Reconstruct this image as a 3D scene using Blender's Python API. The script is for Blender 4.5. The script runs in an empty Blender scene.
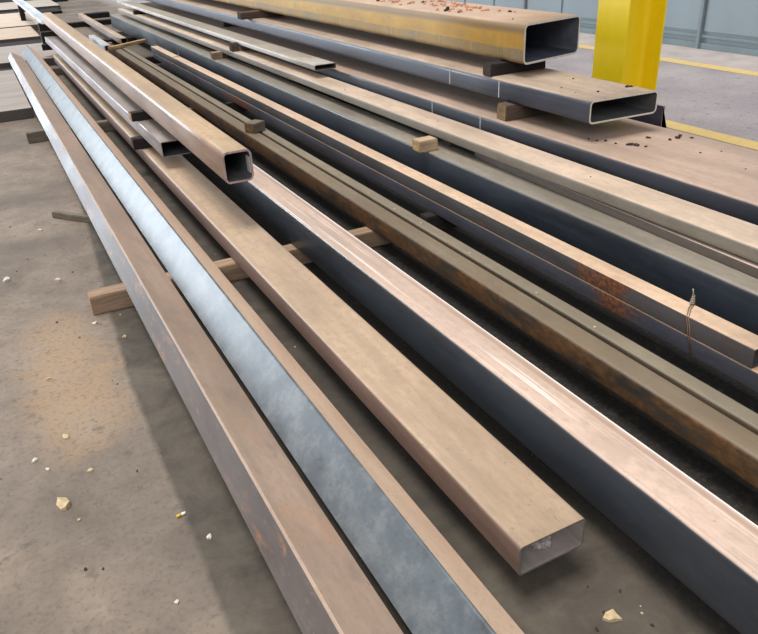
import bpy, bmesh, math, random
from mathutils import Vector, Matrix
random.seed(11)
scene = bpy.context.scene
col = scene.collection

# ---------------------------------------------------------------- tagging helpers
def tag(o, label=None, cat=None, group=None, kind=None):
    if label: o['label'] = label
    if cat: o['category'] = cat
    if group: o['group'] = group
    if kind: o['kind'] = kind
    return o

def link(name, bm, mats, parent=None, loc=None, smooth=False):
    me = bpy.data.meshes.new(name)
    bmesh.ops.recalc_face_normals(bm, faces=bm.faces[:]) if smooth == 'recalc' else None
    bm.to_mesh(me); bm.free()
    if not isinstance(mats, (list, tuple)): mats = [mats]
    for m in mats: me.materials.append(m)
    o = bpy.data.objects.new(name, me); col.objects.link(o)
    if parent: o.parent = parent
    if loc: o.location = loc
    return o

def copy_tree(o, parent=None):
    c = o.copy(); col.objects.link(c)
    if parent: c.parent = parent
    for ch in list(o.children):
        copy_tree(ch, c)
    return c

# ---------------------------------------------------------------- node helpers
class N:
    def __init__(self, name):
        self.m = bpy.data.materials.new(name); self.m.use_nodes = True
        self.t = self.m.node_tree; self.t.nodes.clear()
        self.out = self.t.nodes.new('ShaderNodeOutputMaterial')
        self.b = self.t.nodes.new('ShaderNodeBsdfPrincipled')
        self.t.links.new(self.b.outputs[0], self.out.inputs[0])
        self.tc = self.t.nodes.new('ShaderNodeTexCoord')
        self.geo = self.t.nodes.new('ShaderNodeNewGeometry')
    def l(self, a, b): self.t.links.new(a, b)
    def coord(self, scale=(1,1,1), obj=True, loc=(0,0,0)):
        mp = self.t.nodes.new('ShaderNodeMapping')
        mp.inputs['Scale'].default_value = scale; mp.inputs['Location'].default_value = loc
        self.l(self.tc.outputs['Object'] if obj else self.geo.outputs['Position'], mp.inputs[0])
        return mp.outputs[0]
    def noise(self, scale, detail=6, rough=.6, cs=(1,1,1), obj=True, loc=(0,0,0), dist=0):
        n = self.t.nodes.new('ShaderNodeTexNoise')
        n.inputs['Scale'].default_value = scale; n.inputs['Detail'].default_value = detail
        n.inputs['Roughness'].default_value = rough; n.inputs['Distortion'].default_value = dist
        self.l(self.coord(cs, obj, loc), n.inputs['Vector']); return n.outputs['Fac']
    def ramp(self, fac, stops, interp='LINEAR'):
        r = self.t.nodes.new('ShaderNodeValToRGB'); r.color_ramp.interpolation = interp
        e = r.color_ramp.elements
        while len(e) < len(stops): e.new(.5)
        for i, (p, c) in enumerate(stops):
            e[i].position = p
            if not isinstance(c, (tuple, list)): c = (c, c, c)
            e[i].color = (*c, 1)
        self.l(fac, r.inputs[0]); return r.outputs[0]
    def mix(self, fac, a, b, mode='MIX'):
        x = self.t.nodes.new('ShaderNodeMix'); x.data_type = 'RGBA'; x.blend_type = mode
        for s, v in ((x.inputs[0], fac), (x.inputs[6], a), (x.inputs[7], b)):
            if hasattr(v, 'links'): self.l(v, s)
            elif isinstance(v, (tuple, list)): s.default_value = (*v, 1)
            else: s.default_value = v
        return x.outputs[2]
    def math(self, op, a, b=0.0, clamp=False):
        x = self.t.nodes.new('ShaderNodeMath'); x.operation = op; x.use_clamp = clamp
        for s, v in ((x.inputs[0], a), (x.inputs[1], b)):
            if hasattr(v, 'links'): self.l(v, s)
            else: s.default_value = v
        return x.outputs[0]
    def sep(self, v):
        x = self.t.nodes.new('ShaderNodeSeparateXYZ'); self.l(v, x.inputs[0]); return x.outputs
    def bump(self, h, strength=.3, dist=.01):
        x = self.t.nodes.new('ShaderNodeBump'); x.inputs['Strength'].default_value = strength
        x.inputs['Distance'].default_value = dist; self.l(h, x.inputs['Height'])
        self.l(x.outputs[0], self.b.inputs['Normal'])

def S(r, g=None, b=None):          # sRGB 0-255 -> linear
    if g is None: g = b = r
    return tuple(((c/255)/12.92 if c/255 <= .04045 else ((c/255+.055)/1.055)**2.4) for c in (r, g, b))
def sc(c, k): return tuple(min(1, x*k) for x in c)

def steel(name, top, side, rust=0.0, rustc=S(125,72,35), rough=.5, far=None, metal=0.0, lit=None, seed=0, spec=.5, dustlo=.45):
    """dusty on whatever faces up, bare mill scale on whatever faces sideways"""
    n = N(name)
    nz = n.sep(n.geo.outputs['Normal'])[2]
    streak = n.noise(1, 5, .6, (30, .8, 30), loc=(seed, 0, 0))
    patch = n.noise(2.2, 8, .65, (2, .5, 2), loc=(seed*3, 1, 0))
    fine = n.noise(45, 4, .7, (1, .5, 1), loc=(seed, 0, 2))
    blot = n.noise(7, 8, .7, (1, .6, 1), loc=(0, seed, 0))
    t1 = n.mix(n.ramp(patch, [(.35, 0), (.65, 1)]), sc(top, .80), sc(top, 1.14))
    t1 = n.mix(n.ramp(streak, [(.48, 0), (.68, .4)]), t1, sc(top, .66))
    t1 = n.mix(n.ramp(fine, [(.48, 0), (.70, .55)]), t1, sc(top, .68))
    t1 = n.mix(n.ramp(blot, [(.52, 0), (.62, .5)]), t1, sc(top, .74))
    spk = n.noise(90, 3, .6, (1, .6, 1), loc=(seed, 9, 0))
    t1 = n.mix(n.ramp(spk, [(.66, 0), (.72, .6)]), t1, sc(top, .45))
    t1 = n.mix(n.ramp(spk, [(.27, .5), (.33, 0)]), t1, sc(top, 1.25))
    s1 = n.mix(n.ramp(patch, [(.35, 0), (.65, 1)]), sc(side, .72), sc(side, 1.3))
    s1 = n.mix(n.ramp(streak, [(.52, 0), (.7, .4)]), s1, sc(side, 1.6))
    s1 = n.mix(n.ramp(fine, [(.56, 0), (.72, .5)]), s1, sc(side, 1.6))
    s1 = n.mix(n.ramp(spk, [(.68, 0), (.74, .5)]), s1, sc(side, 2.2))
    if rust > 0:
        rn = n.noise(5, 9, .72, (2, .7, 2.5), loc=(seed, 5, 0))
        lo = .72-.35*rust
        rc = n.mix(n.ramp(fine, [(.35, 0), (.7, 1)]), sc(rustc, .55), sc(rustc, 1.25))
        rf = n.ramp(rn, [(lo, 0), (lo+.14, .9)])
        s1 = n.mix(rf, s1, rc)
        t1 = n.mix(n.math('MULTIPLY', rf, .25*min(1, rust*1.5)), t1, rc)
    f = n.math('ADD', nz, n.math('MULTIPLY', n.math('SUBTRACT', blot, .5), .35))
    f = n.ramp(f, [(dustlo, 0), (min(.98, dustlo+.3), 1)])
    n.l(n.mix(f, s1, t1), n.b.inputs['Base Color'])
    n.l(n.ramp(patch, [(.3, rough-.1), (.7, min(1, rough+.15))]), n.b.inputs['Roughness'])
    n.b.inputs['Metallic'].default_value = metal
    n.b.inputs['Specular IOR Level'].default_value = spec
    n.bump(n.math('ADD', n.math('MULTIPLY', blot, .6), fine), .25, .0015)
    return n.m

def plain(name, c, rough=.6, var=.2, scale=20, metal=0, bump=.1, c2=None, cs=(1,1,1), spec=.4):
    n = N(name); f = n.noise(scale, 6, .65, cs)
    n.l(n.mix(n.ramp(f, [(.3, 0), (.7, 1)]), sc(c, 1-var), c2 if c2 else sc(c, 1+var)), n.b.inputs['Base Color'])
    n.b.inputs['Roughness'].default_value = rough; n.b.inputs['Metallic'].default_value = metal
    n.b.inputs['Specular IOR Level'].default_value = spec
    if bump: n.bump(f, bump, .004)
    return n.m

# ---------------------------------------------------------------- palette
INNER = plain('steel inside', S(62,60,62), .7, .35, 12, cs=(1,.4,1))
INNER_LT = plain('steel inside pale', S(120,112,108), .7, .3, 12, cs=(1,.4,1))
RIM = plain('sawn steel rim', S(140,132,124), .45, .25, 60, metal=.2)
RIM_PINK = plain('painted pink rim', S(160,120,125), .5, .3, 60, c2=S(190,175,175))
RIM_LT = plain('pale sawn rim', S(205,200,186), .5, .2, 60)
CHALK = plain('chalk', S(195,195,195), .9, .15, 90)
def wood(name, c, end=False):
    n = N(name)
    g = n.noise(6, 7, .65, (1, 9, 9), dist=.6) if not end else n.noise(14, 5, .6, dist=1.5)
    p = n.noise(3, 4)
    a = n.mix(n.ramp(g, [(.3, 0), (.72, 1)]), sc(c, .5), sc(c, 1.2))
    n.l(n.mix(n.ramp(p, [(.4, 0), (.7, .5)]), a, sc(c, .55)), n.b.inputs['Base Color'])
    n.b.inputs['Roughness'].default_value = .85; n.b.inputs['Specular IOR Level'].default_value = .2
    n.bump(g, .5, .006); return n.m
WOOD_PALE = wood('pale lumber', S(196,170,140)); WOOD_DARK = wood('dark lumber', S(98,84,74))
WOOD_MID = wood('weathered lumber', S(166,140,118)); WOOD_GREY = wood('grey lumber', S(124,114,102))
WOOD_BLACK = wood('black lumber', S(52,46,46))  # also used where shade is put into the wood colour
END_PALE = wood('end grain pale', S(196,164,122), True); END_DARK = wood('end grain dark', S(70,60,52), True)
END_MID = wood('end grain brown', S(140,114,84), True)

# ---------------------------------------------------------------- profile builders
def rrect(w, h, r, k=5, x0=0, z0=0):
    pts = []
    for cx, cz, a0 in ((w-r, h-r, 0), (r, h-r, 90), (r, r, 180), (w-r, r, 270)):
        for i in range(k+1):
            a = math.radians(a0+90*i/k); pts.append((x0+cx+r*math.cos(a), z0+cz+r*math.sin(a)))
    return pts

def tube_bm(w, h, L, t=.008, r=None, nseg=12, skew=0):
    if r is None: r = min(w, h)*.14
    r = max(r, t*1.2)
    bm = bmesh.new()
    outer = rrect(w, h, r); inner = rrect(w-2*t, h-2*t, max(r-t, .002), x0=t, z0=t)
    n = len(outer)
    ro, ri = [], []
    for j in range(nseg+1):
        y = L*j/nseg; k0 = skew/w if j == 0 else 0
        ro.append([bm.verts.new((x, y+k0*x, z)) for x, z in outer])
        ri.append([bm.verts.new((x, y+k0*x, z)) for x, z in inner])
    for j in range(nseg):
        for i in range(n):
            k = (i+1) % n
            f = bm.faces.new((ro[j][i], ro[j][k], ro[j+1][k], ro[j+1][i])); f.smooth = True; f.material_index = 0
            f = bm.faces.new((ri[j][k], ri[j][i], ri[j+1][i], ri[j+1][k])); f.smooth = True; f.material_index = 2
    for i in range(n):
        k = (i+1) % n
        f = bm.faces.new((ro[0][k], ro[0][i], ri[0][i], ri[0][k])); f.material_index = 1
        f = bm.faces.new((ro[-1][i], ro[-1][k], ri[-1][k], ri[-1][i])); f.material_index = 1
    bmesh.ops.recalc_face_normals(bm, faces=bm.faces[:])
    return bm

def tube(x, z, w, h, y0, y1, mat, label, name='rectangular_tube', cat='steel tube', xfar=0.0, zfar=0.0, t=.008, r=None, rim=RIM, inner=INNER, group=None, skew=0):
    """x, z = lower left corner at the near end (y0); xfar = sideways drift at the far end"""
    L = y1-y0
    o = link(name, tube_bm(w, h, L, t, r, skew=skew), [mat, rim, inner], loc=(x, y0, z))
    o.rotation_euler = (math.atan2(zfar, L), 0, -math.atan2(xfar, L))
    return tag(o, label, cat, group)

def poly_bm(pts, L, mi_end=1, nseg=10):
    """closed convex-or-not profile in x,z swept along y"""
    bm = bmesh.new(); rings = []
    for j in range(nseg+1):
        rings.append([bm.verts.new((x, L*j/nseg, z)) for x, z in pts])
    n = len(pts)
    for j in range(nseg):
        for i in range(n):
            k = (i+1) % n
            bm.faces.new((rings[j][i], rings[j][k], rings[j+1][k], rings[j+1][i]))
    for rg in (rings[0], rings[-1]):
        f = bm.faces.new(rg); f.material_index = mi_end
    bmesh.ops.triangulate(bm, faces=[f for f in bm.faces if len(f.verts) > 4])
    bmesh.ops.recalc_face_normals(bm, faces=bm.faces[:])
    return bm

def angle_pts(a, p, b, t=.011):
    """L section: toe a, heel p, toe b; thickness t to the inside of the heel"""
    a, p, b = Vector(a), Vector(p), Vector(b)
    u = (a-p).normalized(); v = (b-p).normalized()
    nu = (v - u*v.dot(u)).normalized(); nv = (u - v*u.dot(v)).normalized()
    heel = [p+u*.006, p+(u+v)*.0022, p+v*.006]
    inn = p + (nu*t + u*(t/max(.3, math.sqrt(1-u.dot(v)**2)) if False else t)) if False else None
    # intersection of the two inner faces
    A = p+nu*t; B = p+nv*t
    det = u.x*(-v.y)-(-v.x)*u.y
    d = B-A; s = (d.x*(-v.y)-(-v.x)*d.y)/det
    inn = A+u*s
    return [(q.x, max(q.y, .0905)) for q in (a, *heel, b, b+nv*t, inn, a+nu*t)]

def angle(pts, y0, y1, mat, label, xfar=0, name='angle_iron'):
    ox, oz = pts[0]
    o = link(name, poly_bm([(x-ox, z-oz) for x, z in pts], y1-y0), [mat, RIM], loc=(ox, y0, oz))
    o.rotation_euler = (0, 0, -math.atan2(xfar, y1-y0))
    return tag(o, label, 'angle iron')

def block(x0, x1, y0, y1, z0, z1, mat, end, label, name='timber_block', rot=0, cat='timber block', group=None, j=.003, bev=.004, chamf=None):
    bm = bmesh.new(); bmesh.ops.create_cube(bm, size=1)
    w, d, h = x1-x0, y1-y0, z1-z0
    rr = random.Random(int(x0*1e4+y0*1e3))
    for v in bm.verts:
        v.co = Vector(((v.co.x)*w, v.co.y*d, (v.co.z+.5)*h))
    bmesh.ops.subdivide_edges(bm, edges=[e for e in bm.edges if abs((e.verts[0].co-e.verts[1].co).x) > w*.9], cuts=max(2, int(w/.12)))
    for v in bm.verts:
        v.co.y += rr.uniform(-j, j)
        if v.co.z > h/2: v.co.z += rr.uniform(-j*.4, 0)
        v.co.x += rr.uniform(-j, j)
    bmesh.ops.bevel(bm, geom=[e for e in bm.edges if len(e.link_faces) == 2 and e.calc_face_angle(0) > .7], offset=bev, segments=2, affect='EDGES')
    for f in bm.faces:
        if abs(f.normal.x) > .8: f.material_index = 1
    o = link(name, bm, [mat, end], loc=((x0+x1)/2, (y0+y1)/2, z0))
    o.rotation_euler.z = math.radians(rot)
    return tag(o, label, cat, group)

def box_into(bm, x0, x1, y0, y1, z0, z1):
    r = bmesh.ops.create_cube(bm, size=1)
    for v in r['verts']:
        v.co = Vector(((x0+x1)/2+v.co.x*(x1-x0), (y0+y1)/2+v.co.y*(y1-y0), (z0+z1)/2+v.co.z*(z1-z0)))
    return r['verts']

def part_box(name, parent, mat, x0, x1, y0, y1, z0, z1, label=None):
    """world-coordinate box made a child of an unrotated or lightly rotated parent"""
    bm = bmesh.new(); box_into(bm, x0, x1, y0, y1, z0, z1)
    p = parent.location
    for v in bm.verts: v.co -= p
    o = link(name, bm, mat, parent)
    if label: o['label'] = label
    return o

# ================================================================= SETTING
def floor_mat():
    n = N('concrete floor')
    pos = n.geo.outputs['Position']; sx, sy, sz = n.sep(pos)
    big = n.noise(.9, 8, .6, obj=False); mid = n.noise(4.5, 9, .7, obj=False, dist=.4)
    fine = n.noise(55, 6, .75, obj=False); tanp = n.noise(.8, 6, .6, obj=False, loc=(3.1, 2.2, 0))
    base = n.mix(n.ramp(mid, [(.3, 0), (.7, 1)]), S(108,96,85), S(148,134,120))
    base = n.mix(n.ramp(big, [(.44, 0), (.60, .8)]), base, S(98,89,82))
    # a tan, sandy blotch in the walkway
    tx = n.math('DIVIDE', n.math('ADD', sx, .02), .22); ty = n.math('DIVIDE', n.math('SUBTRACT', sy, 2.75), .7)
    rr = n.math('ADD', n.math('POWER', n.math('ABSOLUTE', tx), 2), n.math('POWER', n.math('ABSOLUTE', ty), 2))
    rr = n.math('ADD', rr, n.math('MULTIPLY', n.math('SUBTRACT', mid, .5), 3.2))
    base = n.mix(n.ramp(rr, [(-.0, .5), (1.0, 0)]), base, S(176,146,112))
    # darker strip under the racks, ragged edge
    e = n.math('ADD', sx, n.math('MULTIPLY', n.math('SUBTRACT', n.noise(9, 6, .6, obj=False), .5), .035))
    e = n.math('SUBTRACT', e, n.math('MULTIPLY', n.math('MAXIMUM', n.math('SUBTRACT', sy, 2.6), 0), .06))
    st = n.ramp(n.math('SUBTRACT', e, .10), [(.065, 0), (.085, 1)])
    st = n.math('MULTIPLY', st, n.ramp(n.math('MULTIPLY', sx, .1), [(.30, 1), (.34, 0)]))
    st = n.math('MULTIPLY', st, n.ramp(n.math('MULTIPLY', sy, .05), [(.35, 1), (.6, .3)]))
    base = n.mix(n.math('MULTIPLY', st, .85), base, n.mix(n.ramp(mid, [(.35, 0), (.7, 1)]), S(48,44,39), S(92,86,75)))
    gap_shade = n.math('MULTIPLY', n.ramp(n.math('MULTIPLY', sx, .1), [(.112, 0), (.125, 1)]), n.ramp(n.math('MULTIPLY', sx, .1), [(.315, 1), (.325, 0)]))  # shade in the gaps between the tubes, painted into the floor colour
    gap_shade = n.math('MULTIPLY', gap_shade, n.ramp(n.math('MULTIPLY', sy, .05), [(.5, 1), (.65, 0)]))
    base = n.mix(n.math('MULTIPLY', gap_shade, .88), base, S(26,25,25))
    gap_shade2 = n.math('MULTIPLY', n.ramp(n.math('MULTIPLY', sx, .1), [(.074, 0), (.086, 1)]), n.ramp(n.math('MULTIPLY', sx, .1), [(.315, 1), (.325, 0)]))  # more painted gap shade, reaching left under the flat tan tube
    gap_shade2 = n.math('MULTIPLY', gap_shade2, n.ramp(n.math('MULTIPLY', sy, .1), [(.105, 0), (.135, 1), (.7, 1), (.95, 0)]))
    base = n.mix(n.math('MULTIPLY', gap_shade2, .7), base, S(34,32,30))
    # cooler, smoother slab past the racks
    rt = n.ramp(n.math('MULTIPLY', sx, .1), [(.31, 0), (.36, 1)])
    base = n.mix(rt, base, n.mix(n.ramp(big, [(.35, 0), (.65, 1)]), S(136,130,135), S(166,158,160)))
    base = n.mix(n.ramp(fine, [(.50, 0), (.66, .5)]), base, S(78,72,66))
    base = n.mix(n.ramp(n.noise(14, 7, .75, obj=False, loc=(1,1,1)), [(.56, 0), (.66, .55)]), base, S(76,70,64))
    base = n.mix(n.ramp(n.noise(24, 5, .7, obj=False, loc=(5,1,1)), [(.7, 0), (.76, .5)]), base, S(190,180,168))
    n.l(base, n.b.inputs['Base Color'])
    n.b.inputs['Roughness'].default_value = .72; n.b.inputs['Specular IOR Level'].default_value = .35
    n.bump(n.math('ADD', mid, n.math('MULTIPLY', fine, .4)), .25, .006)
    return n.m
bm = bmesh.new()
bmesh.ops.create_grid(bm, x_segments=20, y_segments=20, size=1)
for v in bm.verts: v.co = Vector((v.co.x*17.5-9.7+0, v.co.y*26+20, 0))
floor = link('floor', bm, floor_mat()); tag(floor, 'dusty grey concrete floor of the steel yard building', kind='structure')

# far wall: blue-grey metal panels with seams
WALLM = plain('blue grey wall panel', S(150,164,172), .55, .07, 1.5, bump=.02, cs=(1,1,.3))
SEAM = plain('wall seam', S(140,153,161), .6, .1, 3, bump=0)
bm = bmesh.new()
box_into(bm, 7.72, 7.9, -4, 46, 0, 6)
seams = [-4+0.0]
y = 6.53-1.7*6
while y < 45:
    box_into(bm, 7.70, 7.73, y+.03, y+.80, .20, 6); box_into(bm, 7.70, 7.73, y+.86, y+1.66, .20, 6)
    y += 1.7
wall = link('wall_right', bm, WALLM); tag(wall, 'blue-grey metal panel wall beyond the yellow floor line', kind='structure')
bm = bmesh.new()
box_into(bm, 7.69, 7.72, -4, 46, 0, .07); box_into(bm, 7.69, 7.72, -4, 46, .13, .16)
bb = link('baseboard_right', bm, plain('wall base rail', S(136,152,156), .5, .1, 3, bump=0)); tag(bb, 'low metal rail along the foot of the blue-grey wall', kind='structure')
bm = bmesh.new(); y = 6.53-1.7*6
while y < 45:
    box_into(bm, 7.66, 7.72, y-.02, y+.02, 0, 6); y += 3.4
tr = link('trim_3', bm, SEAM); tag(tr, 'upright joints between the wall panels', kind='structure')

def paint_mat(name, c, bare):
    n = N(name); f = n.noise(7, 8, .75, obj=False)
    n.l(n.mix(n.ramp(f, [(.5, 0), (.7, .75)]), c, bare), n.b.inputs['Base Color'])
    n.b.inputs['Roughness'].default_value = .7; return n.m
YP = paint_mat('yellow floor paint', S(205,178,112), S(160,150,140))
for nm, x0, x1, lb in (('trim_1', 4.585, 4.755, 'near yellow stripe painted on the floor'), ('trim_2', 6.75, 6.93, 'far yellow stripe painted on the floor')):
    bm = bmesh.new(); box_into(bm, x0, x1, -4, 40, .0005, .004)
    tag(link(nm, bm, YP), lb, kind='structure')
# pale worn band between far line and wall
bm = bmesh.new(); box_into(bm, 6.93, 7.675, -4, 40, .0003, .002)
def pale():
    n = N('pale worn floor'); f = n.noise(3, 7, .7, obj=False)
    n.l(n.mix(n.ramp(f, [(.3, 0), (.7, 1)]), S(150,142,142), S(182,172,168)), n.b.inputs['Base Color']); n.b.inputs['Roughness'].default_value = .8; return n.m
tag(link('trim_4', bm, pale()), 'paler strip of floor along the wall', kind='structure')

# yellow H column
def yellow():
    n = N('yellow column paint'); a = n.noise(3, 7, .6, (1, 1, .4)); s = n.noise(26, 6, .75, (1, 1, 1.6))
    c = n.mix(n.ramp(a, [(.3, 0), (.7, 1)]), S(240,205,8), S(255,228,30))
    c = n.mix(n.ramp(s, [(.66, 0), (.74, .8)]), c, S(120,98,30))
    n.l(c, n.b.inputs['Base Color']); n.b.inputs['Roughness'].default_value = .42; n.bump(s, .1, .003); return n.m
YEL = yellow()
cx, cy, cd, cw = 3.83, 3.84, .30, .335
ce = bpy.data.objects.new('steel_column', None); col.objects.link(ce); ce.location = (cx, cy, 0)
tag(ce, 'bright yellow painted steel H-shaped building column standing behind the stacked tubes', 'column')
def cpart(name, x0, x1, y0, y1, z0, z1):
    bm = bmesh.new(); box_into(bm, x0, x1, y0, y1, z0, z1)
    bmesh.ops.bevel(bm, geom=bm.edges[:], offset=.003, segments=2, affect='EDGES')
    return link(name, bm, YEL, ce)
cpart('flange', 0, .016, 0, cd, .02, 6); cpart('flange', cw-.016, cw, 0, cd, .02, 6)
bm = bmesh.new()
pts = []
r_ = .03
prof = [(.016, cd/2-.005-r_)] + [(.016+r_-r_*math.cos(a), cd/2-.005-r_+r_*math.sin(a)) for a in (math.radians(d) for d in (22, 45, 68, 90))]
prof += [(cw-q[0], q[1]) for q in reversed(prof)]
full = prof + [(q[0], cd-q[1]) for q in reversed(prof)]
lo = [bm.verts.new((x, y, .02)) for x, y in full]; hi = [bm.verts.new((x, y, 6)) for x, y in full]
for i in range(len(full)):
    k = (i+1) % len(full); bm.faces.new((lo[i], lo[k], hi[k], hi[i]))
bmesh.ops.recalc_face_normals(bm, faces=bm.faces[:])
link('web', bm, YEL, ce)
cpart('base_plate', -.08, cw+.08, -.08, cd+.08, 0, .02)

# ================================================================= TUBES (left to right)
Y0 = -.45
matA = steel('angle brown', S(176,152,134), S(98,90,87), .5, S(176,124,82), .5, seed=1, dustlo=.62)
angle(angle_pts((.310,.0905), (.363,.1785), (.509,.0905)), Y0, 11.9, matA,
      'outermost long brown angle iron, lying ridge up beside the open walkway', xfar=-.03)
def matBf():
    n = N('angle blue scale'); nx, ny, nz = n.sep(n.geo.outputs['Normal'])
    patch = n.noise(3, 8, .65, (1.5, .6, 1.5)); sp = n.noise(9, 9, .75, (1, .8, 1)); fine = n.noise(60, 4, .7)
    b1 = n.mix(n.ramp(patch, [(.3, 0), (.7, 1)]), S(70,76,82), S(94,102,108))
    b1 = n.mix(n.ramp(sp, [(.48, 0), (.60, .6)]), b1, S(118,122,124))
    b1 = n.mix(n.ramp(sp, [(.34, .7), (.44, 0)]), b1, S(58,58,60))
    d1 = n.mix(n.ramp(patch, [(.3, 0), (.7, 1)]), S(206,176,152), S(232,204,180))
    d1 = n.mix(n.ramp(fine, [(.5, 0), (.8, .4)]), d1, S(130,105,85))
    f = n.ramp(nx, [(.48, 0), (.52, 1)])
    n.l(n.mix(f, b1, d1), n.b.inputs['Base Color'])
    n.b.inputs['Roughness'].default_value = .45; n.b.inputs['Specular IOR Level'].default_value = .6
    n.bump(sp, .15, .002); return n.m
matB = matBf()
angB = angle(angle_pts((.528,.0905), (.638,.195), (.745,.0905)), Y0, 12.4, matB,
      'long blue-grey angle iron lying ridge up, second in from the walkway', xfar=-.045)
# saw mark/seam near far end of B
bm = bmesh.new(); 
pp = angle_pts((.528,.0905), (.638,.195), (.745,.0905))
ax, az = pp[0]; a = Vector((0, 0)); p = Vector((pp[2][0]-ax, pp[2][1]-az)); u = (p-a).normalized(); nn = Vector((-u.y, u.x))*.001
q = [a+nn, p+nn]
vs = [bm.verts.new((q[0].x, 9.25, q[0].y)), bm.verts.new((q[1].x, 9.25, q[1].y)), bm.verts.new((q[1].x, 9.3, q[1].y)), bm.verts.new((q[0].x, 9.3, q[0].y))]
bm.faces.new(vs); m_ = link('scribed_line', bm, plain('dark scribe', S(60,66,75), .7, .1, bump=0), angB)

matC = steel('tube C', S(180,156,132), S(112,92,84), .3, S(118,84,66), .5, seed=3)
tC = tube(.826, .09, .203, .095, .994, 11.0, matC,
     'wide flat dusty tan tube whose open near end stops at the bare floor', t=.0055, r=.012, inner=INNER_LT, rim=plain('dull rim', S(118,108,102), .5, .3, 60, metal=.2), xfar=-.02)
# crumpled plastic lump inside C
bm = bmesh.new(); bmesh.ops.create_icosphere(bm, subdivisions=3, radius=.028)
rr = random.Random(4)
for v in bm.verts: v.co *= rr.uniform(.72, 1.2)
for v in bm.verts: v.co.z *= .85
tag(link('plastic_wad', bm, plain('clear grey plastic', S(160,155,155), .25, .3, 60), loc=(.93, 1.04, .124)),
    'crumpled grey plastic wad inside the open end of the wide flat tan tube', 'plastic wad')

matE = steel('tube E', S(150,140,135), S(168,164,168), .15, S(150,120,95), .4, seed=5)
tube(.84, .262, .18, .098, 4.70, 11.76, matE,
     'grey thin-walled tube on blocks, between wide tan tube and square tube', t=.005, r=.01, inner=plain('blue black inside', S(48,52,60), .7, .3), xfar=-.03)
matF = steel('tube F', S(186,160,130), S(160,138,124), .3, S(170,125,85), .45, seed=7)
tF = tube(.881, .42, .147, .157, 3.41, 12.7, matF,
     'tan square tube on top of the left stack with a pink-edged open end', name='square_tube', t=.010, r=.028, rim=RIM_PINK, xfar=.03)
bm = bmesh.new(); box_into(bm, .133, .1362, .006, .055, .035, .115)
link('paper_sticker', bm, plain('pale sticker', S(190,195,202), .5, .15, 80), tF)['label'] = 'pale paper sticker on the inner wall'
# small torn tape mark on F top
def worn(m, w):  # scratches are wear; the bright right edge is a painted highlight
    t = m.node_tree; b = [x for x in t.nodes if x.type == 'BSDF_PRINCIPLED'][0]
    src = b.inputs['Base Color'].links[0].from_socket
    n = N.__new__(N); n.m = m; n.t = t; n.b = b
    n.tc = t.nodes.new('ShaderNodeTexCoord'); n.geo = t.nodes.new('ShaderNodeNewGeometry')
    x = n.sep(n.tc.outputs['Object'])[0]; nz = n.sep(n.geo.outputs['Normal'])[2]
    s1 = n.noise(1, 3, .5, (170, .8, 1)); s2 = n.noise(1, 2, .5, (18, 1.1, 1), loc=(3, 2, 0))
    f = n.math('MULTIPLY', n.ramp(s1, [(.56, 0), (.62, .7)]), n.ramp(s2, [(.44, 0), (.54, 1)]))
    f = n.math('MULTIPLY', f, n.ramp(nz, [(.6, 0), (.8, 1)]))
    c = n.mix(f, src, S(238,228,222))
    g = n.ramp(x, [(max(0, w-.038), 0), (w-.034, .45), (w-.022, .45), (w-.018, 0)])
    c = n.mix(g, c, S(150,118,100))
    e = n.ramp(x, [(w-.015, 0), (w-.011, 1)])  # edge highlight put into the colour
    c = n.mix(n.math('MULTIPLY', e, n.ramp(nz, [(.2, 0), (.5, 1)])), c, S(250,240,236))
    t.links.new(c, b.inputs['Base Color']); return m
matG = steel('tube G', S(196,172,156), S(50,54,60), .0, rough=.38, seed=9)
worn(matG, .140)  # scratches plus the painted edge highlight
tube(1.145, .09, .140, .178, Y0, 12.0, matG,
     'tall tube with shiny pinkish top and blue-black side beside the flat tan tube', t=.008, r=.014, xfar=-.02)
matH = steel('tube H', S(124,112,94), S(66,58,50), .9, S(118,84,52), .6, seed=12)
tube(1.566, .09, .094, .10, Y0, 11.35, matH, 'olive-topped square tube with a heavily rusted brown side, left of its narrow neighbour', name='square_tube', t=.006, r=.014)
matI = steel('tube I', S(130,120,102), S(88,76,60), .5, S(115,80,50), .6, seed=13)
tube(1.676, .09, .066, .101, Y0, 11.2, matI, 'narrow olive-grey tube pressed against the rusted square tube', t=.005, r=.01)
matJ1 = steel('tube J upper', S(206,178,152), S(84,80,80), .4, S(160,95,45), .45, seed=15)
matJ2 = steel('tube J lower', S(190,150,115), S(80,81,90), .35, S(140,85,50), .45, seed=17)
def rusty_zone(m, y0, y1):
    t = m.node_tree; b = [x for x in t.nodes if x.type == 'BSDF_PRINCIPLED'][0]
    src = b.inputs['Base Color'].links[0].from_socket
    n = N.__new__(N); n.m = m; n.t = t; n.b = b
    n.tc = t.nodes.new('ShaderNodeTexCoord'); n.geo = t.nodes.new('ShaderNodeNewGeometry')
    y = n.sep(n.geo.outputs['Position'])[1]; nz = n.sep(n.geo.outputs['Normal'])[2]
    w = n.math('DIVIDE', n.math('ABSOLUTE', n.math('SUBTRACT', y, (y0+y1)/2)), (y1-y0)/2)
    w = n.math('ADD', w, n.math('MULTIPLY', n.math('SUBTRACT', n.noise(9, 8, .75, (2, 1, 2)), .5), 3.0))
    f = n.math('MULTIPLY', n.ramp(w, [(.3, .75), (1.1, 0)]), n.ramp(nz, [(.3, 1), (.7, .1)]))
    rc = n.mix(n.ramp(n.noise(50, 5, .7), [(.4, 0), (.62, 1)]), S(84,52,34), S(160,96,48))
    t.links.new(n.mix(f, src, rc), b.inputs['Base Color']); return m
rusty_zone(matJ1, 1.75, 2.15); rusty_zone(matJ2, 1.75, 2.05); rusty_zone(matJ2, 6.2, 7.2)
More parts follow.
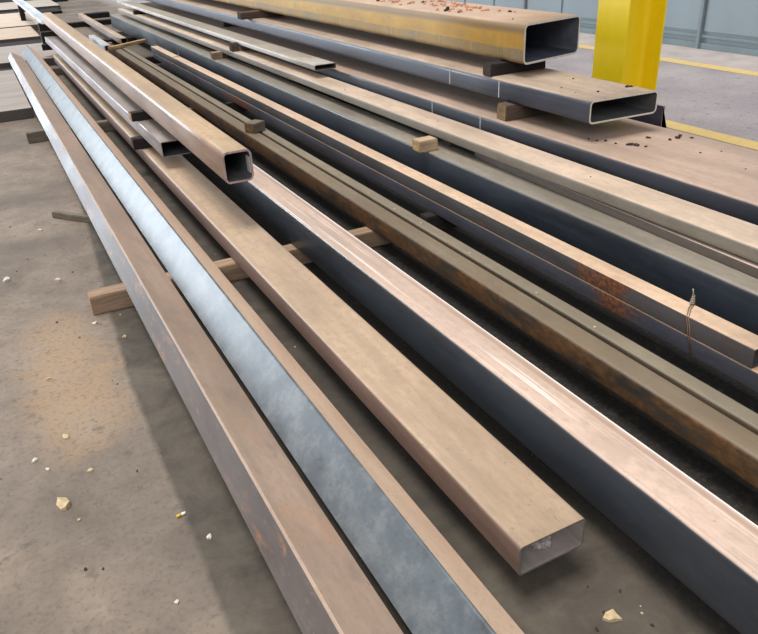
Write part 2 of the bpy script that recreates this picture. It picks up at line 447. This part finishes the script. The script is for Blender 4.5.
tube(1.965, .09, .092, .070, .90, 10.3, matJ2, 'lower slate-grey tube of the wire-tied pair', t=.004, r=.006, group=None)
tube(1.965, .161, .090, .073, 1.263, 10.39, matJ1, 'upper tube of the wire-tied pair, with a peach dusty top and rust near its end', t=.004, r=.006, rim=plain('dark rim', S(70,66,66), .5, .2, 40))
matK = steel('tube K', S(140,132,120), S(46,52,60), .0, rough=.4, seed=19)
tube(2.187, .09, .20, .21, Y0, 14.8, matK, 'tall tube with a blue-black side and grey top under the raised flat tube', t=.008, r=.016)
matL = steel('tube L', S(200,178,166), S(96,86,78), .2, seed=21)
tube(2.237, .301, .10, .040, Y0, 3.42, matL, 'low brown-sided tube peeking out as a thin pink strip beneath the raised flat tube', t=.003, r=.003, xfar=.10)
matM = steel('tube M', S(202,180,160), S(128,120,108), .1, rough=.42, seed=23, dustlo=.5)
tube(2.296, .35, .193, .060, Y0, 14.5, matM, 'raised flat tube with a pale cream top, beside the very wide low tube', t=.005, r=.012)
matN = steel('tube N', S(178,154,138), S(44,46,54), .05, rough=.5, seed=25)
tN = tube(2.56, .258, .63, .200, Y0, 14.6, matN, 'very wide low tube with a debris-strewn tan top, beside the yellow floor stripe', t=.01, r=.02)
for yy in (3.69, 4.25):
    part_box('chalk_mark', tN, CHALK, 2.558, 2.561, yy-.0035, yy+.0035, .375, .448)
matO = steel('tube O', S(176,156,138), S(68,72,84), .1, rough=.45, seed=27)
tO = tube(2.645, .55, .445, .119, 2.85, 15, matO, 'dusty wide flat tube with black open end, directly under the ochre tube', skew=-.02, t=.009, r=.026, rim=RIM_LT)
for yy in (4.165, 3.627):
    part_box('chalk_mark', tO, CHALK, 2.643, 2.6465, yy-.0035, yy+.0035, .565, .655)

# ochre tube P
def matPf():
    n = N('ochre painted tube'); px, py, pz = n.sep(n.tc.outputs['Object'])
    nx, ny, nz = n.sep(n.geo.outputs['Normal'])
    patch = n.noise(4, 8, .7, (1, .8, 1)); fine = n.noise(40, 5, .7); sm = n.noise(11, 8, .75, (1, .5, 1))
    och = n.mix(n.ramp(patch, [(.3, 0), (.7, 1)]), S(178,140,66), S(214,168,76))
    och = n.mix(n.ramp(sm, [(.45, 0), (.7, .55)]), och, S(160,142,112))
    grey = n.mix(n.ramp(fine, [(.3, 0), (.7, 1)]), S(136,124,100), S(166,150,120))
    zz = n.math('ADD', pz, n.math('MULTIPLY', n.math('SUBTRACT', patch, .5), .04))
    # upper grey-brown band, ochre middle, lower grey patches
    upper = n.ramp(zz, [(.160, 0), (.182, 1)])
    c = n.mix(n.math('MULTIPLY', upper, .85), och, S(140,120,96))
    br = n.t.nodes.new('ShaderNodeTexBrick'); br.offset = 0; br.inputs['Scale'].default_value = 1
    mp = n.t.nodes.new('ShaderNodeCombineXYZ'); n.l(n.math('ADD', py, n.math('MULTIPLY', n.noise(2.5, 2, .5, (0, 1, 0)), .9)), mp.inputs[0]); n.l(n.math('MULTIPLY', pz, .5), mp.inputs[1]); n.l(mp.outputs[0], br.inputs['Vector'])
    br.inputs['Brick Width'].default_value = .34; br.inputs['Row Height'].default_value = 9; br.inputs['Mortar Size'].default_value = .007
    br.inputs['Color1'].default_value = (0, 0, 0, 1); br.inputs['Color2'].default_value = (.9, .9, .9, 1); br.inputs['Mortar'].default_value = (1, 1, 1, 1); br.inputs['Mortar Smooth'].default_value = .4
    low = n.ramp(zz, [(.082, 1), (.090, 0)])
    lowc = n.mix(br.outputs['Color'], grey, S(176,140,76))
    lowc = n.mix(n.ramp(n.noise(3, 3, .5, (1, 1.5, 0)), [(.4, 0), (.6, .35)]), lowc, och)
    lowc = n.mix(br.outputs['Fac'], lowc, S(196,160,92))
    c = n.mix(low, c, lowc)
    line = n.ramp(n.math('ABSOLUTE', n.math('SUBTRACT', zz, .088)), [(.002, .7), (.007, 0)])
    c = n.mix(line, c, S(200,160,84))
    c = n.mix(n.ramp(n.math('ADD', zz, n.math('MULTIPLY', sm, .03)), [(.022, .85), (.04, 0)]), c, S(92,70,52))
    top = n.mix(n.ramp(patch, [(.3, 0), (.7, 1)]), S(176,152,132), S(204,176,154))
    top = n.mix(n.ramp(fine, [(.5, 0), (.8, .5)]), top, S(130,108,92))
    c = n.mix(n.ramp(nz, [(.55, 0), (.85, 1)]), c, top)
    n.l(c, n.b.inputs['Base Color']); n.b.inputs['Roughness'].default_value = .6; n.bump(fine, .2, .003); return n.m
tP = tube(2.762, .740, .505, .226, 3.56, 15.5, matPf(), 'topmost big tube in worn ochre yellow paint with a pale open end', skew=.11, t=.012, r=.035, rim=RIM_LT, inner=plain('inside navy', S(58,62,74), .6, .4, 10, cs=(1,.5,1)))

# Q: slim light channel-like tube over M
matQ = steel('tube Q', S(158,148,134), S(182,178,172), .05, rough=.4, seed=31, dustlo=.75)
tube(2.367, .47, .192, .044, 5.78, 14.9, matQ, 'slim flat tube with bright white edge, above the cream-topped flat tube', t=.005, r=.010)
# angle standing right of N, dark
angle([(3.25,.258),(3.25,.545),(3.264,.545),(3.264,.272),(3.36,.272),(3.36,.258)], 2.93, 8.5,
      steel('dark angle', S(120,112,112), S(56,54,66), .05, seed=33), 'dark upright angle iron beyond the very wide low tube, below the black open end')

# short far pieces
matFar = steel('far galvanised', S(205,212,218), S(196,208,220), .05, rough=.35, seed=35)
def channel(x, z, w, h, t, y0, y1, mat, label, xfar=0):
    pts = [(0,0),(w,0),(w,h),(w-t,h),(w-t,t),(t,t),(t,h),(0,h)]
    bm = bmesh.new(); L = y1-y0
    a = [bm.verts.new((px, 0, pz)) for px, pz in pts]; b = [bm.verts.new((px, L, pz)) for px, pz in pts]
    for i in range(8):
        k = (i+1) % 8; bm.faces.new((a[i], a[k], b[k], b[i]))
    for r in (a, b):
        for idx in ((0,1,4,5), (1,2,3,4), (0,5,6,7)): bm.faces.new([r[i] for i in idx])
    bmesh.ops.recalc_face_normals(bm, faces=bm.faces[:])
    o = link('steel_channel', bm, mat, loc=(x, y0, z)); o.rotation_euler.z = -math.atan2(xfar, L)
    return tag(o, label, 'steel channel')
channel(.90, .40, .15, .05, .008, 12.95, 19.5, matFar, 'pale silvery open channel beyond the far end of the square tube', xfar=-.03)
tube(1.86, .0905, .09, .10, 12.0, 17.1, steel('far tan', S(178,156,132), S(140,124,112), .2, seed=41), 'tan tube running off beyond the splintered pine strip', t=.005, xfar=.05)
tube(1.56, .0905, .09, .07, 11.6, 13.2, steel('far bluish', S(190,186,182), S(172,182,196), .05, seed=37), 'short bluish-white tube beyond the far end of the rusted square tube', t=.005, xfar=.0)

# ================================================================= TIMBERS AND BLOCKS
block(.14, 1.70, 3.215, 3.305, 0, .09, WOOD_MID, END_PALE, 'nearest floor timber, its sawn end poking out past the brown angle iron', name='dunnage_timber', cat='timber', j=.002)
block(.145, 1.70, 6.86, 6.95, 0, .09, WOOD_GREY, END_DARK, 'second floor timber, its end showing past the brown angle iron, before the slabs', name='dunnage_timber', cat='timber', j=.002)
block(.30, 1.70, 10.45, 10.54, 0, .09, WOOD_GREY, END_DARK, 'farthest long floor timber, mostly hidden beneath the tubes', name='dunnage_timber', cat='timber', j=.002)
block(.30, 1.70, .10, .19, 0, .09, WOOD_GREY, END_DARK, 'floor timber beneath the near ends of the tubes', name='dunnage_timber', cat='timber', j=.002)
block(.025, .575, 4.52, 4.56, 0, .038, WOOD_GREY, END_DARK, 'thin grey wood sliver lying askew on the floor by the brown angle iron', name='wood_strip', cat='wood strip', rot=-52)
for (yy, nm) in ((3.26, 'first'), (6.905, 'second'), (10.495, 'third'), (.145, 'near')):
    block(2.575, 3.40, yy-.045, yy+.045, .0905, .2575, WOOD_DARK, END_DARK, {'first': 'tall dark spacer under the very wide low tube on the nearest long timber',
        'second': 'tall dark spacer under the very wide low tube on the second timber', 'third': 'tall dark spacer under the very wide low tube on the farthest timber',
        'near': 'tall dark spacer under the near end of the very wide low tube'}[nm], name='spacer_timber', cat='timber')
block(.86, 1.08, 13.1, 13.25, 0, .399, WOOD_BLACK, END_DARK, 'tall dark block on the floor just past the far end of the square tube')
block(.86, .955, 17.6, 17.75, .1055, .399, WOOD_BLACK, END_DARK, 'tall dark block on the tan slab, under the silvery channel')
for ya, lb in ((3.225, 'nearest floor timber'), (6.87, 'second floor timber'), (10.46, 'farthest timber'), (.11, 'timber at the near tube ends')):
    block(1.90, 3.45, ya, ya+.08, 0, .09, WOOD_BLACK, END_DARK, 'black floor timber under the tied pair, in line with '+lb, name='dunnage_timber', cat='timber', j=.002)  # coloured black to sink into the gap; shade painted into the wood
# C > E
block(.765, .985, 5.31, 5.40, .1865, .2615, WOOD_BLACK, END_DARK, 'dark square block sitting on the wide flat tan tube, below the grey thin tube')  # black wood carries the shade on the block faces
block(.735, .985, 11.55, 11.64, .1865, .2615, WOOD_BLACK, END_DARK, 'dark block at the far end between wide tan tube and grey thin tube')
# E > F
block(.800, 1.02, 5.40, 5.48, .3605, .4195, WOOD_BLACK, END_PALE, 'block with orange sawn end wedged under the square tube, on the grey thin tube')  # shaded faces painted in as black wood here too
block(.760, .99, 11.55, 11.68, .3605, .4195, WOOD_BLACK, END_DARK, 'dark block wedged beneath the far end of the square tube')
# on H / I
block(1.585, 1.705, 5.225, 5.325, .1915, .262, WOOD_GREY, END_MID, 'grey block sitting alone on the rusted square tube and its narrow neighbour', rot=28)
# K > M
block(2.135, 2.262, 3.69, 3.785, .3008, .368, WOOD_PALE, END_PALE, 'pale sawn block, lightest of all, perched on the blue-black tube beside the raised flat tube')
block(2.345, 2.38, 3.69, 3.785, .3008, .3498, WOOD_DARK, END_DARK, 'dark shim beneath the raised flat tube, behind the pale sawn block')
block(2.175, 2.285, 8.16, 8.26, .3008, .372, WOOD_MID, END_MID, 'brown block between the blue-black tube and raised flat tube, below the slim white-edged tube')
block(2.30, 2.38, 8.16, 8.26, .3008, .3498, WOOD_DARK, END_DARK, 'dark shim beneath the raised flat tube, behind the brown block')
block(2.40, 2.47, 7.76, 7.86, .4105, .4695, WOOD_DARK, END_DARK, 'dark shim beneath the slim white-edged tube')
# M > Q
block(2.285, 2.362, 7.78, 7.87, .4105, .495, WOOD_DARK, END_DARK, 'dark block on the cream-topped flat tube beside the slim tube, just above the brown block')
block(2.300, 2.48, 13.0, 13.12, .4105, .4695, WOOD_BLACK, END_DARK, 'small dark block under the far end of the slim white-edged tube')
# N > O
block(2.590, 3.03, 3.47, 3.57, .4585, .5495, WOOD_DARK, END_MID, 'rough brown bark-edged block between the two widest flat tubes', j=.008)
block(2.76, 3.03, 9.6, 9.7, .4585, .5495, WOOD_DARK, END_DARK, 'dark spacer between the two widest flat tubes, far along them')
# O > P
block(2.652, 3.06, 3.72, 3.81, .6695, .7395, WOOD_BLACK, END_DARK, 'dark block under the open end of the ochre tube', j=.007)
block(2.540, 3.03, 8.15, 8.28, .6695, .7395, WOOD_DARK, END_DARK, 'dark-brown block under the ochre tube, farther along from its open end')
# splintered pale strip across H, I near their far ends
block(1.42, 2.16, 10.98, 11.05, .196, .236, wood('raw splintered pine', S(196,164,122)), END_PALE, 'raw splintered pine strip lying across the far part of the olive tubes', name='wood_strip', cat='wood strip', rot=40, j=.006)
block(1.70, 1.80, 12.5, 12.6, 0, .09, WOOD_MID, END_MID, 'small brown block on the floor beside the short bluish tube')

# ================================================================= SLABS top-left
def slabmat(name, a, b, seed):
    n = N(name); m1 = n.noise(1.2, 8, .65, (1, 4, 1), loc=(seed, 0, 0)); f = n.noise(30, 5, .7)
    nz = n.sep(n.geo.outputs['Normal'])[2]
    c = n.mix(n.ramp(m1, [(.3, 0), (.7, 1)]), a, b); c = n.mix(n.ramp(f, [(.5, 0), (.8, .4)]), c, sc(a, .6))
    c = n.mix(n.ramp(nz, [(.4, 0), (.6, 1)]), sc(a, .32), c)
    n.l(c, n.b.inputs['Base Color']); n.b.inputs['Roughness'].default_value = .65; return n.m
slabs = [(7.93, 10.70, -6, .275, .0, .10, S(136,128,122), S(166,156,148), 'nearest grey steel slab lying crosswise, ending at the brown angle iron'),
         (11.42, 13.35, -6, .93, .0, .10, S(140,132,126), S(168,158,150), 'second grey steel slab back, behind the far ends of the angle irons'),
         (14.42, 16.4, -6, .93, .0, .10, S(168,150,132), S(196,176,156), 'third slab back, tan and smooth, left of the square tube end'),
         (16.55, 19.9, -6, 1.15, .0, .105, S(176,158,140), S(200,182,164), 'fourth slab back, tan with a thin dark seam in front'),
         (21.2, 23.9, -7, 2.0, .0, .10, S(150,140,132), S(182,170,158), 'fifth slab back, tan, near the top edge of the view'),
         (25.8, 29.5, -8, 2.6, .0, .10, S(150,142,138), S(178,168,160), 'farthest slab visible at the top left')]
for i, (y0, y1, x0, x1, z0, z1, a, b, lb) in enumerate(slabs):
    bm = bmesh.new(); box_into(bm, x0, x1, y0, y1, z0, z1)
    for v in bm.verts: v.co.y += .02*math.sin(v.co.x*2+i)
    bmesh.ops.bevel(bm, geom=bm.edges[:], offset=.004, segments=2, affect='EDGES')
    tag(link('steel_slab', bm, slabmat('slab %d' % i, a, b, i*2.3)), lb, 'steel slab')
darkb = [(10.76, 11.36, -6, .60, .05, 'black timber in the gap between nearest and second slabs'),
         (13.42, 14.36, -6, .95, .06, 'black timber in the gap before the tan slabs'),
         (20.0, 21.1, -7, 1.9, .06, 'black timber in the gap behind the fourth slab'),
         (24.0, 25.7, -8, 2.5, .06, 'black timber in the gap before the farthest slab')]
for y0, y1, x0, x1, z1, lb in darkb:
    block(x0, x1, y0, y1, 0, z1, WOOD_BLACK, END_DARK, lb, name='dunnage_timber', cat='timber', j=.01)
block(1.35, 2.6, 16.3, 16.5, 0, .09, WOOD_BLACK, END_DARK, 'dark timber crossing under the far tan tube', name='dunnage_timber', cat='timber')
block(2.15, 2.65, 17.9, 18.2, 0, .10, WOOD_BLACK, END_DARK, 'dark timber stub past the end of the far tan tube', name='dunnage_timber', cat='timber')
block(1.05, 2.3, 12.9, 13.1, 0, .09, WOOD_BLACK, END_DARK, 'dark timber on the floor under the short bluish tube', name='dunnage_timber', cat='timber')

# ================================================================= WIRE TIES
WIRE = plain('rusty wire', S(140,112,88), .5, .3, 60, metal=.4)
def wire(path, rad, name, parent=None, mat=WIRE, k=6):
    bm = bmesh.new(); P = [Vector(p) for p in path]; rings = []
    for i, p in enumerate(P):
        d = (P[min(i+1, len(P)-1)]-P[max(i-1, 0)]).normalized()
        u = d.cross(Vector((.31, .17, .93))).normalized(); v = d.cross(u)
        rings.append([bm.verts.new(p+(u*math.cos(2*math.pi*j/k)+v*math.sin(2*math.pi*j/k))*rad) for j in range(k)])
    for a, b in zip(rings, rings[1:]):
        for j in range(k):
            q = (j+1) % k; f = bm.faces.new((a[j], a[q], b[q], b[j])); f.smooth = True
    bm.faces.new(rings[0]); bm.faces.new(rings[-1])
    bmesh.ops.recalc_face_normals(bm, faces=bm.faces[:])
    return link(name, bm, mat, parent)
def tie(y, label, skew=.05):
    e = bpy.data.objects.new('wire_tie', None); col.objects.link(e); e.location = (1.965, y, .09); tag(e, label, 'wire tie')
    w, h = .092, .147
    for k, dy in ((0, 0), (1, .009)):
        loop = [(-.003, dy-skew, -.002), (-.003, dy-skew*.5, h*.5), (-.003, dy-.004, h-.002), (.006, dy, h+.001), (w*.5, dy+skew*.6, h+.0015), (w-.004, dy+skew, h+.0015), (w+.003, dy+skew, h-.01), (w+.003, dy+skew, -.002)]
        wire(loop, .0016, 'wire_loop', e)
    tw = []
    for i in range(40):
        a = i*.9; r = .0085*(1-i/60)
        tw.append((w-.012+r*math.cos(a), skew+.004+r*math.sin(a), h+.002+i*.0009))
    tw += [(w-.016, skew+.004, h+.045), (w-.019, skew+.006, h+.062)]
    wire(tw, .0026, 'twisted_end', e, plain('bright wire', S(168,155,145), .4, .2, 60, metal=.4))
    return e
tie(1.535, 'twisted rusty wire tie around the tied pair of tubes, close to their near end')
tie(9.15, 'wire tie around the tied pair of tubes, close to their far end')

# ================================================================= SMALL DEBRIS
def flake_mesh(seed, r=.02, th=.004, n=7, mat=None, crumple=.3):
    rr = random.Random(seed); bm = bmesh.new()
    ring = []
    for i in range(n):
        a = 2*math.pi*i/n; q = r*rr.uniform(.55, 1.15); ring.append((q*math.cos(a), q*.75*math.sin(a), rr.uniform(0, crumple*r)))
    top = [bm.verts.new((x, y, z+th)) for x, y, z in ring]; bot = [bm.verts.new((x, y, 0)) for x, y, z in ring]
    ct = bm.verts.new((0, 0, th+crumple*r*.8)); cb = bm.verts.new((0, 0, 0))
    for i in range(n):
        k = (i+1) % n
        bm.faces.new((top[i], top[k], ct)); bm.faces.new((bot[k], bot[i], cb)); bm.faces.new((bot[i], bot[k], top[k], top[i]))
    me = bpy.data.meshes.new('flake'); bm.to_mesh(me); bm.free(); me.materials.append(mat); return me
LEAF = plain('tan chip', S(188,170,135), .8, .2, 80); PALE = plain('pale chip', S(200,192,178), .8, .15, 80)
DARK = plain('dark crumb', S(58,50,46), .9, .3, 80); PINK = plain('pink scale flake', S(200,150,125), .8, .25, 80)
def put(me, x, y, z, rot, name, label, cat, group=None, s=1):
    o = bpy.data.objects.new(name, me); col.objects.link(o); o.location = (x, y, z+.0005); o.rotation_euler.z = rot; o.scale = (s, s, s)
    return tag(o, label, cat, group)
singles = [(.995, .842, .024, LEAF, 'tan curled chip on the bare floor in front of the flat tube end'),
           (-.13, 1.952, .034, LEAF, 'largest pale yellow flake on the walkway floor, nearest the bottom left'),
           (-.086, 2.311, .017, LEAF, 'small tan chip on the walkway above the largest flake'),
           (-.192, 2.232, .013, PALE, 'whitish crumb left of the small tan chip on the walkway'),
           (-.160, 2.16, .010, PALE, 'tiny pale crumb below the whitish crumb on the walkway'),
           (-.04, 2.08, .011, LEAF, 'little tan crumb up and right of the largest walkway flake'),
           (-.189, 3.865, .026, PALE, 'pale paper scrap at the left edge of the walkway'),
           (.132, 3.13, .014, PALE, 'white scrap right in front of the sawn timber end'),
           (.226, 2.934, .013, LEAF, 'yellowish splinter beside the brown angle iron, near the nearest timber'),
           (.04, 3.72, .018, PALE, 'long pale sliver on the walkway behind the nearest timber'),
           (-.10, 2.75, .010, LEAF, 'tiny tan crumb on the sandy patch of floor'),
           (.03, 4.55, .016, PALE, 'white fleck on the walkway near the thin wood sliver'),
           (.08, 1.42, .008, PALE, 'white speck on the floor near the bottom of the view'),
           (.215, 1.60, .011, PALE, 'grey-white crumb beside the foot of the brown angle iron'),
           (1.925, 2.75, .010, PALE, 'white crumb in the gap left of the tied tubes')]
for i, (x, y, r, m, lb) in enumerate(singles):
    z = 0
    put(flake_mesh(100+i, r, .003, 7, m, .5), x, y, z, i*1.3, 'debris_chip', lb, 'chip')
# cigarette butt
e = bpy.data.objects.new('cigarette_butt', None); col.objects.link(e); e.location = (.167, 1.729, .005); e.rotation_euler = (0, 0, .12)
tag(e, 'yellow and white cigarette butt on the floor by the dark strip edge', 'cigarette butt')
for nm, x0, x1, m in (('filter', -.013, .002, plain('filter yellow', S(205,170,60), .7, .1)), ('paper', .002, .015, plain('cig paper', S(225,222,210), .7, .05))):
    bm = bmesh.new(); bmesh.ops.create_cone(bm, cap_ends=True, segments=14, radius1=.0045, radius2=.0045, depth=x1-x0)
    bmesh.ops.rotate(bm, verts=bm.verts, matrix=Matrix.Rotation(math.pi/2, 3, 'Y')); bmesh.ops.translate(bm, verts=bm.verts, vec=((x0+x1)/2, 0, 0))
    for f in bm.faces: f.smooth = len(f.verts) == 4
    link(nm, bm, m, e)
# tiny floor crumbs
crumb = [flake_mesh(s, .006, .002, 6, LEAF if s % 3 == 0 else DARK, .6) for s in range(6)]
rr = random.Random(8)
for i in range(40):
    x = rr.uniform(-.35, .28); y = rr.uniform(1.2, 5.2)
    put(crumb[i % 6], x, y, 0, rr.uniform(0, 6), 'floor_crumb', 'tiny crumb of dirt scattered on the walkway floor', 'crumb', 'crumbs on the walkway floor', rr.uniform(.4, 1.0))
for i in range(28):
    x = rr.uniform(.76, .83) if i % 2 else rr.uniform(.83, 1.12); y = rr.uniform(1.6, 6) if i % 2 else rr.uniform(.6, .96)
    put(crumb[i % 6], x, y, 0, rr.uniform(0, 6), 'floor_crumb', 'tiny crumb on the floor between or before the tubes', 'crumb', 'crumbs on the floor by the tubes', rr.uniform(.4, 1))
# pebbles on the tied pair's dark gap
for i, (x, y) in enumerate([(1.70, 2.94), (1.69, 3.2), (1.69, 3.5), (1.69, 2.03), (1.69, 2.5), (1.70, 4.1), (1.69, 1.7)]):
    put(flake_mesh(40+i, .006, .003, 6, PALE, .5), x, y, .191, i, 'groove_crumb', 'pale crumb lying on the narrow olive tube', 'crumb', 'crumbs on the narrow olive tube')
# flakes on tube tops
darkf = [flake_mesh(200+s, .014, .003, 7, DARK, .5) for s in range(5)]
pinkf = [flake_mesh(300+s, .020, .004, 7, PINK, .6) for s in range(6)]
for i, (x, y, s) in enumerate([(2.709,2.847,.8),(2.74,2.82,.9),(2.788,2.69,1.2),(2.80,2.66,1.3),(2.775,2.70,.9),(2.746,2.75,.8),(3.10,2.66,1.0),(3.06,2.64,1.1),(3.009,2.641,.9),(2.95,2.73,1.0),(2.943,2.392,.6),(3.04,2.35,.4),(2.70,2.9,.6),(2.82,2.62,.7),(3.12,2.60,.8),(2.9,2.1,.4)]):
    put(darkf[i % 5], x, y, .458, i*1.7, 'dark_flake', 'dark dirt flake on the very wide low tube', 'flake', 'dark flakes on the very wide low tube', s)
for i, (x, y, s) in enumerate([(2.823,2.993,.8),(2.96,3.35,.6),(3.02,2.99,1.1),(3.04,2.98,.9),(2.75,3.2,.4),(2.9,3.6,.3),(2.72,3.05,.3)]):
    put(darkf[i % 5], x, y, .669, i*2.1, 'dark_flake', 'dark dirt flake on the wide flat tube under the ochre tube', 'flake', 'dark flakes on the wide flat tube', s)
for i in range(80):
    x = rr.uniform(2.81, 3.16); y = rr.uniform(4.0, 6.6)
    if i % 3 == 0: y = rr.uniform(4.2, 5.2); x = rr.uniform(2.95, 3.16)
    put(pinkf[i % 6], x, y, .966, rr.uniform(0, 6), 'scale_flake', 'pinkish scale flake scattered on top of the ochre tube', 'flake', 'scale flakes on the ochre tube', rr.uniform(.5, 1.3))
for i in range(12):
    put(darkf[i % 5], rr.uniform(2.83, 3.15), rr.uniform(3.75, 6), .966, rr.uniform(0, 6), 'dark_flake', 'dark crumb among the pink flakes on the ochre tube', 'flake', 'dark crumbs on the ochre tube', rr.uniform(.5, 1.2))
bm = bmesh.new(); 
for k in range(7):
    box_into(bm, k*.012, k*.012+.016, .002*k*k*.3, .002*k*k*.3+.016, 0, .010+.002*k)
tag(link('dark_splinter', bm, DARK, loc=(2.825, 4.50, .9665)), 'curved dark splinter on the left edge of the ochre tube top', 'splinter').rotation_euler.z = .5
for i, (x, y, s) in enumerate([(2.38,2.52,.4),(2.40,4.9,.3),(2.36,5.2,.4),(2.42,5.6,.3),(2.39,3.9,.4)]):
    put(darkf[i % 5], x, y, .41, i, 'dark_flake', 'dark fleck on the cream-topped flat tube', 'flake', 'dark flecks on the cream-topped tube', s)

# ================================================================= LIGHT
w = bpy.data.worlds.new('World'); scene.world = w; w.use_nodes = True
bg = w.node_tree.nodes['Background']; bg.inputs[0].default_value = (.90, .94, 1.0, 1); bg.inputs[1].default_value = .50
def area(name, loc, target, size, sy, energy, c):
    L = bpy.data.lights.new(name, 'AREA'); L.shape = 'RECTANGLE'; L.size = size; L.size_y = sy; L.energy = energy; L.color = c
    o = bpy.data.objects.new(name, L); col.objects.link(o); o.location = loc
    o.rotation_euler = (Vector(target)-Vector(loc)).to_track_quat('-Z', 'Y').to_euler(); return o
sun = bpy.data.lights.new('roof_light', 'SUN'); sun.energy = 3.1; sun.angle = math.radians(26); sun.color = (1, .945, .88)
so = bpy.data.objects.new('roof_light', sun); col.objects.link(so)
so.rotation_euler = Vector((.16, -.10, -1)).to_track_quat('-Z', 'Y').to_euler()
area('fill_light', (-3.5, -5, 6.5), (3.2, 4, .2), 5, 5, 420, (1, .97, .92))  # added fill from behind the camera, brightens the upright faces
area('door_light', (-8, 23, 3.2), (1, 12, .2), 6, 5, 2500, (.80, .90, 1))

# ================================================================= CAMERA
cd_ = bpy.data.cameras.new('Camera'); cam = bpy.data.objects.new('Camera', cd_); col.objects.link(cam)
R3 = ((0.8858286080795471, -0.4617154469349311, -0.046114240420167416), (0.2548278724389566, 0.4010204586054565, 0.8799121247079756), (0.38777626608147, 0.7912025264377928, -0.47289335967252366))
m = Matrix(((R3[0][0], R3[1][0], -R3[2][0], 0), (R3[0][1], R3[1][1], -R3[2][1], 0), (R3[0][2], R3[1][2], -R3[2][2], 1.5), (0, 0, 0, 1)))
cam.matrix_world = m
cd_.sensor_width = 36; cd_.lens = 730/758*36; cd_.clip_start = .02
scene.camera = cam
scene.view_settings.view_transform = 'Standard'; scene.view_settings.look = 'None'; scene.view_settings.exposure = 0
